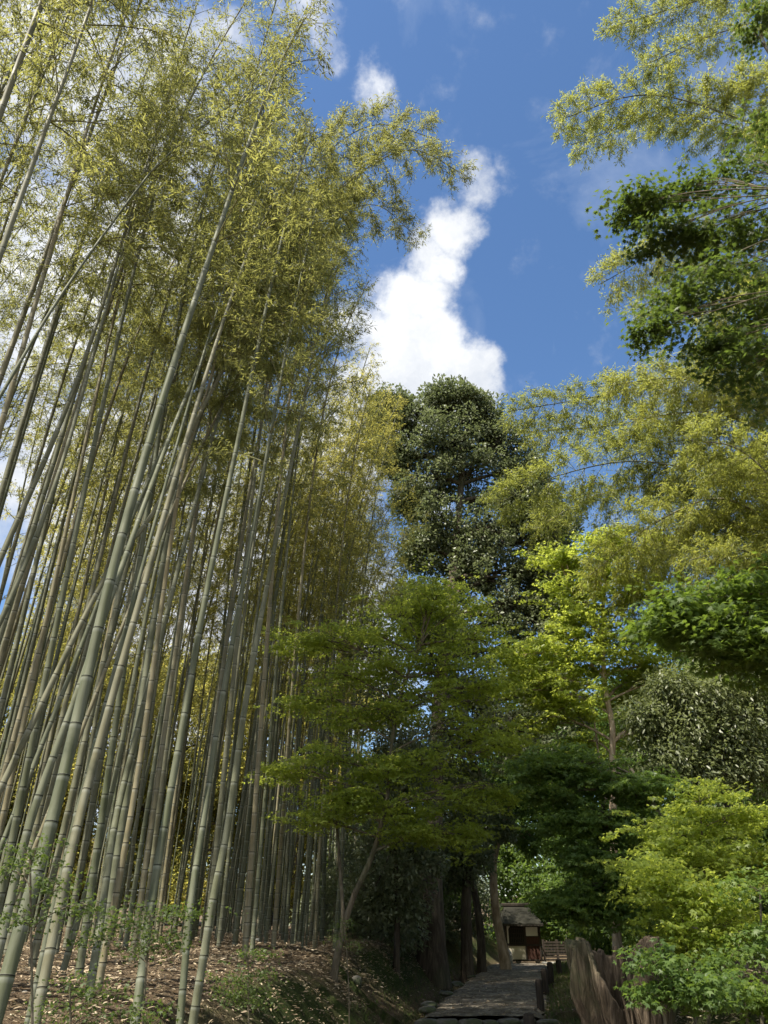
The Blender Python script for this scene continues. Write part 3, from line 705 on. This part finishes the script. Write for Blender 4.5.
# the two rough stone step edges across the path
for yy, zz, lab in ((15.55, -.075, 'row of rough stones edging the step across the path'), (13.15, -.19, 'nearest row of rough stones edging the lower step of the path')):
    xc = float(path_x(yy)); st = empty('stone_step', (xc, yy, zz), lab, 'stone step', 'stone steps of the path')
    x = -HW-.05; k = 0
    while x < HW:
        w = R.uniform(.22, .46)
        rock('stone', (x+w/2, R.uniform(-.03, .03), 0), (w*.52, .15, .05+R.uniform(0, .03)), 10+k+yy, M['rock'], st, 3); x += w; k += 1
for px, py, Y, s, lab in ((357, 984, 13.2, (.09, .09, .10), 'square mossy stone at the edge of the left bank'),
                     (258, 942, 13.5, (.06, .06, .05), 'small pale stone lying on top of the leaf covered bank'), (505, 1000, 0, None, '')):
    if s is None: continue
    Y = 8.0
    while Y < 22:
        p = P(px, py, Y)
        if p[2] < Hs(p[0], Y): break
        Y += .03
    z = Hs(p[0], Y)
    tag(rock('rock', (p[0], Y, z+.3*s[2]), s, px, M['stone_pale' if px == 258 else 'rock']), lab, 'rock')
for k, (s0, Y) in enumerate(((-.1, 17.5), (-.05, 19.8), (-.12, 22.5), (-.02, 25), (0, 16.6))):
    x = float(path_x(Y))-HW+s0
    tag(rock('rock', (x, Y, float(path_z(np.array(Y)))+.02), (.16, .26, .05), 60+k, M['rock']), 'low mossy stone set along the left edge of the path', 'rock', 'mossy edging stones of the path')

# ------------------------------------------------------------------ litter, grass
def scatter(n, x0, x1, y0, y1, keep, rs):
    x = rs.uniform(x0, x1, n*3); y = y0+(y1-y0)*rs.random(n*3)**1.3; k = keep(x, y, rs); x = x[k][:n]; y = y[k][:n]
    return x, y
rs = np.random.default_rng(21)
def keepL(x, y, rs):
    s = path_x(y)-HW-x; t = x-path_x(y)-HW
    return ((s > .9) | (t > 1.1) | (rs.random(len(x)) < .10)) & (np.abs(x) < .62*y+1.5)
x, y = scatter(70000, -14, 10, 4, 24, keepL, rs); n = len(x)
z = H(x, y)+.012+rs.random(n)*.03
onp = np.abs(x-path_x(y)) < HW; z = np.where(onp, path_z(y)+.04, z)
az = rs.uniform(0, 6.28, n)
ax = np.stack([np.cos(az), np.sin(az), rs.normal(size=n)*.22], 1); nr = unit(np.array([0, 0, 1.])+rs.normal(size=(n, 3))*.35)
tag(leaves('fallen_leaves', np.stack([x, y, z], 1), ax, nr, rs.uniform(.035, .10, n), rs.uniform(.010, .030, n), 'oval', M['litter'], None, rs=rs), kind='stuff')
x, y = scatter(30000, -3, 8, 8, 32, lambda x, y, rs: ((x-path_x(y)-HW > .0) & (x-path_x(y)-HW < 1.6)) | ((path_x(y)-HW-x > -.04) & (path_x(y)-HW-x < .95) & (rs.random(len(x)) < .35)), rs); n = len(x)
nr = rdir(n, rs); ax = unit(np.array([0, 0, 1.])+rs.normal(size=(n, 3))*.45)
tag(leaves('grass', np.stack([x, y, H(x, y)], 1), ax, nr, rs.uniform(.04, .13, n), rs.uniform(.008, .016, n), 'lance', M['grass'], None, rs=rs), kind='stuff')

# ------------------------------------------------------------------ stump
def stump():
    root = empty('tree_stump', (2.36, 8.5, Hs(2.36, 8.5)-.1), 'old hollow weathered tree stump with deep splits beside the path', 'tree stump')
    A, K, r0, h = 220, 70, .31, 1.56; V = []
    nz3 = lambda a, b, c: noise.noise(Vector((a, b, c)))
    def top(th):
        d = (th-4.55+math.pi) % (2*math.pi)-math.pi; c, s_ = math.cos(th), math.sin(th)
        return h*(1-.30*math.exp(-(d/.42)**2)+.09*nz3(c*1.9, s_*1.9, 7)+.05*nz3(c*6, s_*6, 3)+.03*nz3(c*17, s_*17, 5))
    for inner in (0, 1):
        for k in range(K):
            f = k/(K-1); f2 = f if not inner else 1-f
            for a in range(A):
                th = 2*math.pi*a/A; zz = f2*top(th); tw = th+.30*f2*math.cos(th)
                c, s_ = math.cos(tw), math.sin(tw)
                ridge = nz3(c*1.8, s_*1.8, zz*2.0)*.34+nz3(c*4.5+9, s_*4.5, zz*1.5)*.20+nz3(c*11, s_*11, zz*2.2)*.14+nz3(c*26, s_*26, zz*4)*.07
                d = (th-4.55-.25*math.sin(2.2*zz)+math.pi) % (2*math.pi)-math.pi
                cut = math.exp(-(abs(d)/(.30+.12*nz3(zz*2, 1, 1)))**2.6)
                d2 = (th-5.5-.15*math.sin(3*zz)+math.pi) % (2*math.pi)-math.pi
                cut2 = .35*math.exp(-(d2/.13)**2)
                r = r0*(1+.4*math.exp(-f2*5)+.14*f2**2+ridge)*(1-.62*cut)*(1-cut2)
                if inner: r *= .74
                x = r*math.cos(th); x += (-.15 if math.cos(th) < -.1 else .03)*f2*min(1, abs(math.cos(th))*2)
                V.append((x, r*math.sin(th)*.9, zz-(.01 if inner else 0)))
    F = [(k*A+a, k*A+(a+1) % A, (k+1)*A+(a+1) % A, (k+1)*A+a) for k in range(2*K-1) for a in range(A)]
    mb = MB(); mb.add(V, F); mb.build('trunk_shell', M['stump'], root, smooth=True)
    # broken roots / splinters inside the split
    pts = []; rr = []
    rs = np.random.default_rng(4)
    for k in range(14):
        x0 = rs.uniform(-.22, .02); a = np.array([x0, -.17-rs.uniform(0, .08), rs.uniform(0, .7)]); b = a+np.array([rs.uniform(-.12, .12), rs.uniform(-.02, .08), rs.uniform(.2, .6)])
        c = (a+b)/2+rs.normal(size=3)*.05
        q = np.linspace(0, 1, 7)[:, None]; pts.append((1-q)**2*a+2*q*(1-q)*c+q**2*b); rr.append(np.linspace(.03, .008, 7)*rs.uniform(.5, 1.1))
    V, c, ix = tubes(np.array(pts), np.array(rr), 7); mesh_np('splinters', V, c, ix, M['stump'], root, smooth=True)
stump()

# ------------------------------------------------------------------ posts, fence, hut
def plain(name, c, r=.8, n=.25, sc=(8, 8, 8), spec=.3, bd=.004):
    m, nt = mat(name); t = noise_(nt, coord(nt, 'Object', sc), 1, 6, .65)
    col = ramp(nt, t, [(.3, tuple(x*(1-n) for x in c)), (.7, tuple(min(1, x*(1+n)) for x in c))])
    finish(nt, principled(nt, col, r, spec, bump(nt, t, bd))); return m
M['dark_wood'] = plain('dark weathered wood', (.045, .036, .028), .8, .5, (14, 14, 1.5))
M['plaster'] = plain('cream plaster', (.62, .57, .45), .9, .12, (3, 3, 3))
M['white_paper'] = plain('white plaster', (.72, .70, .62), .9, .08, (3, 3, 3))
M['red_wood'] = plain('reddish brown boards', (.075, .034, .024), .75, .35, (22, 22, 1))
M['roof'] = plain('weathered bark roof', (.022, .021, .015), .9, .35, (3, 3, 14))
M['lattice'] = plain('dark lattice', (.035, .028, .02), .7, .3)
M['void'] = plain('dark interior', (.02, .017, .013), .9, .1)
def wpost(px, ytop, ybot, lab, w=.075):
    # bottom pixel on the ground decides the distance
    d = ray(px, ybot); t = (EYE-0.0)/-d[2]; p = np.array([0, 0, EYE])+d*t
    Y = p[1]; x = p[0]; z = Hs(x, Y); h = P(px, ytop, Y)[2]-z
    A = 14; prof = [(-.15, w), (h-.05, w*.97), (h-.012, w*.85), (h, w*.55)]
    V = []; F = []
    for zz, r in prof:
        for a in range(A): V.append((r*math.cos(a*2*math.pi/A)*(1+.03*math.sin(3*a)), r*math.sin(a*2*math.pi/A), zz))
    V.append((0, 0, h+.004))
    for k in range(3):
        for a in range(A): F.append((k*A+a, k*A+(a+1) % A, (k+1)*A+(a+1) % A, (k+1)*A+a))
    for a in range(A): F.append((3*A+a, 3*A+(a+1) % A, 4*A))
    mb = MB(); mb.add(V, F); o = mb.build('wooden_post', M['dark_wood'], loc=(x, Y, z))
    tag(o, lab, 'post', 'short round posts along the right side of the path')
wpost(541, 979, 1010, 'dark round post fully in view at the right path edge, the second nearest', .07)
wpost(531, 1013, 1046, 'nearest dark post top cut by the bottom edge of the picture', .08)
wpost(546, 968, 994, 'dark round post third from the front, close behind the second', .075)
wpost(551.5, 962, 984, 'dark round post fourth from the front at the right of the path', .08)
wpost(560, 959, 978, 'dark round post set farthest right, near the slat fence', .08)

def hut():
    Y = 38.0; pL = P(506.5, 962, Y); pR = P(543, 962, Y); zb = P(520, 968, Y)[2]
    zf = lambda py: P(520, py, Y)[2]-zb
    w = pR[0]-pL[0]; sx = w/36.5
    root = empty('garden_hut', (pL[0], Y, zb), 'small dark hut with cream panels and a latticed window where the path ends', 'hut')
    X_ = lambda px: (px-506.5)*sx
    D = 2.6
    fl, ev, rf = zf(960.5), zf(923), zf(912)
    mb = MB(); mb.box((w/2, D/2, (fl+ev)/2), (w, D, ev-fl)); mb.build('wall', M['dark_wood'], root)
    def panel(name, a, b, t, bt, m, y=-.02, th=.05, rt=root):
        z1, z0 = zf(t), zf(bt); k = MB(); k.box(((X_(a)+X_(b))/2, y, (z0+z1)/2), (X_(b)-X_(a), th, z1-z0)); return k.build(name, m, rt, bevel=.006)
    panel('plaster_panel', 508.5, 512, 924.5, 943.5, M['white_paper'])
    panel('plaster_panel', 508.5, 527.5, 946, 959.5, M['plaster'])
    panel('plaster_panel', 528, 540, 927, 936, M['white_paper'])
    bp = MB(); z0, z1 = zf(960), zf(937)
    for k in range(9):
        a = X_(528)+(X_(542.5)-X_(528))*(k+.5)/9; bp.box((a, -.02-.006*(k % 2), (z0+z1)/2), ((X_(542.5)-X_(528))/9-.008, .04, z1-z0))
    bp.build('board_wall', M['red_wood'], root)
    # arched latticed window set in a pale surround
    win = MB(); z0, z1 = zf(944.2), zf(925); x0, x1 = X_(510.3), X_(526.8); ax_ = (x1-x0); pts = [(x0, z0), (x1, z0), (x1, z1-.25*ax_)]
    for k in range(9):
        t = math.pi*k/8; pts.append(((x0+x1)/2+math.cos(t)*ax_/2, z1-.25*ax_+math.sin(t)*.25*ax_))
    pts.append((x0, z1-.25*ax_))
    n = len(pts); win.add([(a, -.06, b) for a, b in pts]+[(a, -.02, b) for a, b in pts], [list(range(n))]+[(i, (i+1) % n, n+(i+1) % n, n+i) for i in range(n)])
    wo = win.build('window', M['void'], root)
    lt = MB()
    for k in range(9): lt.box((x0+ax_*(k+.5)/9, -.075, z0+(z1-z0)*.44), (.022, .025, (z1-z0)*.86))
    for k in range(4): lt.box(((x0+x1)/2, -.09, z0+(z1-z0)*(.08+.24*k)), (ax_*.98, .02, .03))
    lt.build('lattice', M['lattice'], wo)
    fr = MB()
    for a in (508, 527.2, 541.5): fr.box((X_(a), -.035, (fl+ev)/2), (.07, .07, ev-fl))
    for b in (945, 960.3, 924): fr.box((w/2, -.045, zf(b)), (w+.04, .07, .07))
    fr.build('frame', M['dark_wood'], root, bevel=.006)
    # roof: front slope and gable, thick
    r = MB(); o = .10; h = rf-ev
    vs = [(-o, -.35, ev-.02), (w+o, -.35, ev-.02), (w+o-.35, D/2, rf+.25), (-o+.35, D/2, rf+.25), (-o, D+.35, ev-.02), (w+o, D+.35, ev-.02)]
    lo = [(a, b, c-.10) for a, b, c in vs]
    r.add(vs+lo, [(0, 1, 2, 3), (3, 2, 5, 4), (0, 3, 4), (1, 5, 2), (0, 6, 7, 1), (4, 5, 11, 10), (0, 4, 10, 6), (1, 7, 11, 5), (6, 10, 11, 7)])
    rf_ = r.build('roof', M['roof'], root)
    rd = MB(); rd.box((w/2, D/2, rf+.30), (w-.1, .22, .14)); rd.build('ridge', M['dark_wood'], rf_, bevel=.03)
    f = MB()
    for k in range(12): f.box((-o+(w+2*o)*(k+.5)/12, -.36, ev-.09), (.05, .06, .05))
    f.build('rafter_ends', M['dark_wood'], rf_)
    for a in (519, 538.5, 509):
        k = MB(); k.box((X_(a), .12, fl/2-.03), (.2, .2, fl+.05)); k.build('stone_foot', M['stone_pale'], root, bevel=.02)
hut()
# slat fence right of the hut
def fence():
    Y = 37.; x0 = P(545, 960, Y)[0]; x1 = P(572, 960, Y)[0]; zb = Hs(x0, Y); root = empty('slat_fence', (x0, Y, zb), 'low dark fence of horizontal boards right of the hut', 'fence')
    zt = P(550, 941, Y)[2]-zb; b = MB()
    for k in range(7): b.box(((x1-x0)/2, 0, .25+(zt-.3)*k/6), (x1-x0, .03, (zt-.3)/6-.035))
    b.build('board_panel', M['dark_wood'], root)
    for k in range(3):
        p = MB(); p.box(((x1-x0)*k/2, .04, zt/2-.05), (.1, .1, zt+.2)); p.build('post', M['dark_wood'], root, bevel=.01)
    s = MB(); s.box(((x1-x0)/2, -.05, .06), (x1-x0+.3, .22, .24)); s.build('stone_base', M['stone_pale'], root, bevel=.03)
fence()
p = P(509.5, 968, 33); tag(rock('garden_stone', (p[0], 33, Hs(p[0], 33)+.22), (.13, .12, .34), 5, M['stone_pale']), 'upright pale stone at the foot of the sunlit trunk', 'stone')

# ------------------------------------------------------------------ light and sky
AZ, EL = rad(-126), rad(59)
sun = bpy.data.lights.new('sun', 'SUN'); sun.energy = 4.4; sun.angle = rad(.5); sun.color = (1, .93, .80)
so = bpy.data.objects.new('sun', sun); C.objects.link(so)
sd = Vector((math.sin(AZ)*math.cos(EL), math.cos(AZ)*math.cos(EL), math.sin(EL)))
so.rotation_euler = sd.to_track_quat('Z', 'Y').to_euler(); so.location = (0, 0, 40)
w = bpy.data.worlds.new('World'); bpy.context.scene.world = w; w.use_nodes = True
nt = w.node_tree; nt.nodes.clear()
sky = nd(nt, 'ShaderNodeTexSky', sky_type='NISHITA', sun_disc=False, sun_elevation=EL, sun_rotation=AZ, air_density=1.0, dust_density=.4, ozone_density=3.5)
SKY = .12
tc = nd(nt, 'ShaderNodeTexCoord').outputs['Generated']
def vdist(c):
    s = nd(nt, 'ShaderNodeVectorMath', operation='DISTANCE'); ln(nt, tcd, s.inputs[0]); s.inputs[1].default_value = c; return s.outputs['Value']
# warp the direction with noise so the cloud edges billow
nz = noise_(nt, tc, 5.5, 9, .62, 0, 1); 
sub = nd(nt, 'ShaderNodeVectorMath', operation='SUBTRACT'); ln(nt, nz, sub.inputs[0]); sub.inputs[1].default_value = (.5, .5, .5)
scl = nd(nt, 'ShaderNodeVectorMath', operation='SCALE'); ln(nt, sub.outputs[0], scl.inputs[0]); scl.inputs['Scale'].default_value = .17
ad = nd(nt, 'ShaderNodeVectorMath', operation='ADD'); ln(nt, tc, ad.inputs[0]); ln(nt, scl.outputs[0], ad.inputs[1]); tcd = ad.outputs[0]
blobs = [(350,340,26,.7),(352,390,34,.9),(365,440,45,1),(400,395,52,1.2),(455,378,44,1.2),(485,372,24,.8),(420,350,50,1.2),(380,330,35,.9),(410,300,42,1.1),(430,255,36,1),(452,218,32,.9),(480,185,26,.6),(508,178,16,.3),
         (366,78,26,.55),(372,55,16,.3),(290,15,42,.6),(160,90,90,.8),(60,80,110,.9),(120,230,110,.8),(20,280,130,.9),(330,470,60,.9),(250,540,110,.9),(80,480,130,.9),(330,640,90,.9),(150,680,140,.9),(430,500,30,.7)]
acc = None
cl_ = []
for px, py, r, wgt in blobs:
    c = ray(px, py); ppr = FPX*np.linalg.norm(c); cl_.append((c/np.linalg.norm(c), r/ppr*1.25, wgt))
# unseen bright cloud behind and beside the viewpoint, added to lift the fill light
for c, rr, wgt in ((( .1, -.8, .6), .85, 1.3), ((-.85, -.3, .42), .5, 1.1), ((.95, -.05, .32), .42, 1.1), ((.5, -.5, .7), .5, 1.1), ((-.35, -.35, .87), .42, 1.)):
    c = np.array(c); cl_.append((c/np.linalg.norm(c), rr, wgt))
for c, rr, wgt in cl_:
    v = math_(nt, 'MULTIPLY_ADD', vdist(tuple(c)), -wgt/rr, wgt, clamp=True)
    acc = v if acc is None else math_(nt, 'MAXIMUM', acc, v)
fb = noise_(nt, tc, 16, 8, .6)
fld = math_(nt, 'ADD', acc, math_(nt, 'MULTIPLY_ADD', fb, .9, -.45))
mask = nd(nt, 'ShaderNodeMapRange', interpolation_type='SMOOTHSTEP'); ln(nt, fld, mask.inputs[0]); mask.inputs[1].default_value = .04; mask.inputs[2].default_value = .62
# thin veil of high cloud
ve = noise_(nt, coord(nt, 'Generated', (2.2, 3.0, 3.0)), 1.4, 7, .6, .8)
veil = ramp(nt, ve, [(.52, (0,)*3), (.8, (.30,)*3)])
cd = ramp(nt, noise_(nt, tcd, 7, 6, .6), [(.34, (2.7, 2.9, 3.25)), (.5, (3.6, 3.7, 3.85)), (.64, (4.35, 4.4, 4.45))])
hs = nd(nt, 'ShaderNodeHueSaturation'); hs.inputs['Saturation'].default_value = 1.1; hs.inputs['Value'].default_value = .74; ln(nt, sky.outputs[0], hs.inputs['Color'])
c1 = mixc(nt, veil, hs.outputs[0], (3.6, 3.9, 4.3))
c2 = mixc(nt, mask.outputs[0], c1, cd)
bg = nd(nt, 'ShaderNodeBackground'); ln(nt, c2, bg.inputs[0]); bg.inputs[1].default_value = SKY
wo = nd(nt, 'ShaderNodeOutputWorld'); ln(nt, bg.outputs[0], wo.inputs[0])

# ------------------------------------------------------------------ camera + render
cam = bpy.data.cameras.new('camera'); co = bpy.data.objects.new('camera', cam); C.objects.link(co)
co.location = (0, 0, EYE); co.rotation_euler = (math.pi/2+PITCH, 0, 0)
cam.sensor_fit = 'VERTICAL'; cam.sensor_height = 24; cam.lens = 24*FPX/1024; cam.clip_end = 3000; cam.clip_start = .05
S = bpy.context.scene; S.camera = co
S.view_settings.view_transform = 'Standard'; S.view_settings.look = 'None'; S.view_settings.gamma = 1; S.view_settings.use_curve_mapping = False
S.view_settings.exposure = 1.15
cy = S.cycles
cy.use_denoising = True; cy.max_bounces = 10; cy.diffuse_bounces = 9; cy.glossy_bounces = 2; cy.transmission_bounces = 9; cy.transparent_max_bounces = 4
cy.use_adaptive_sampling = True; cy.adaptive_threshold = .018; cy.caustics_reflective = False; cy.caustics_refractive = False
try: cy.sample_clamp_indirect = 8
except Exception: pass
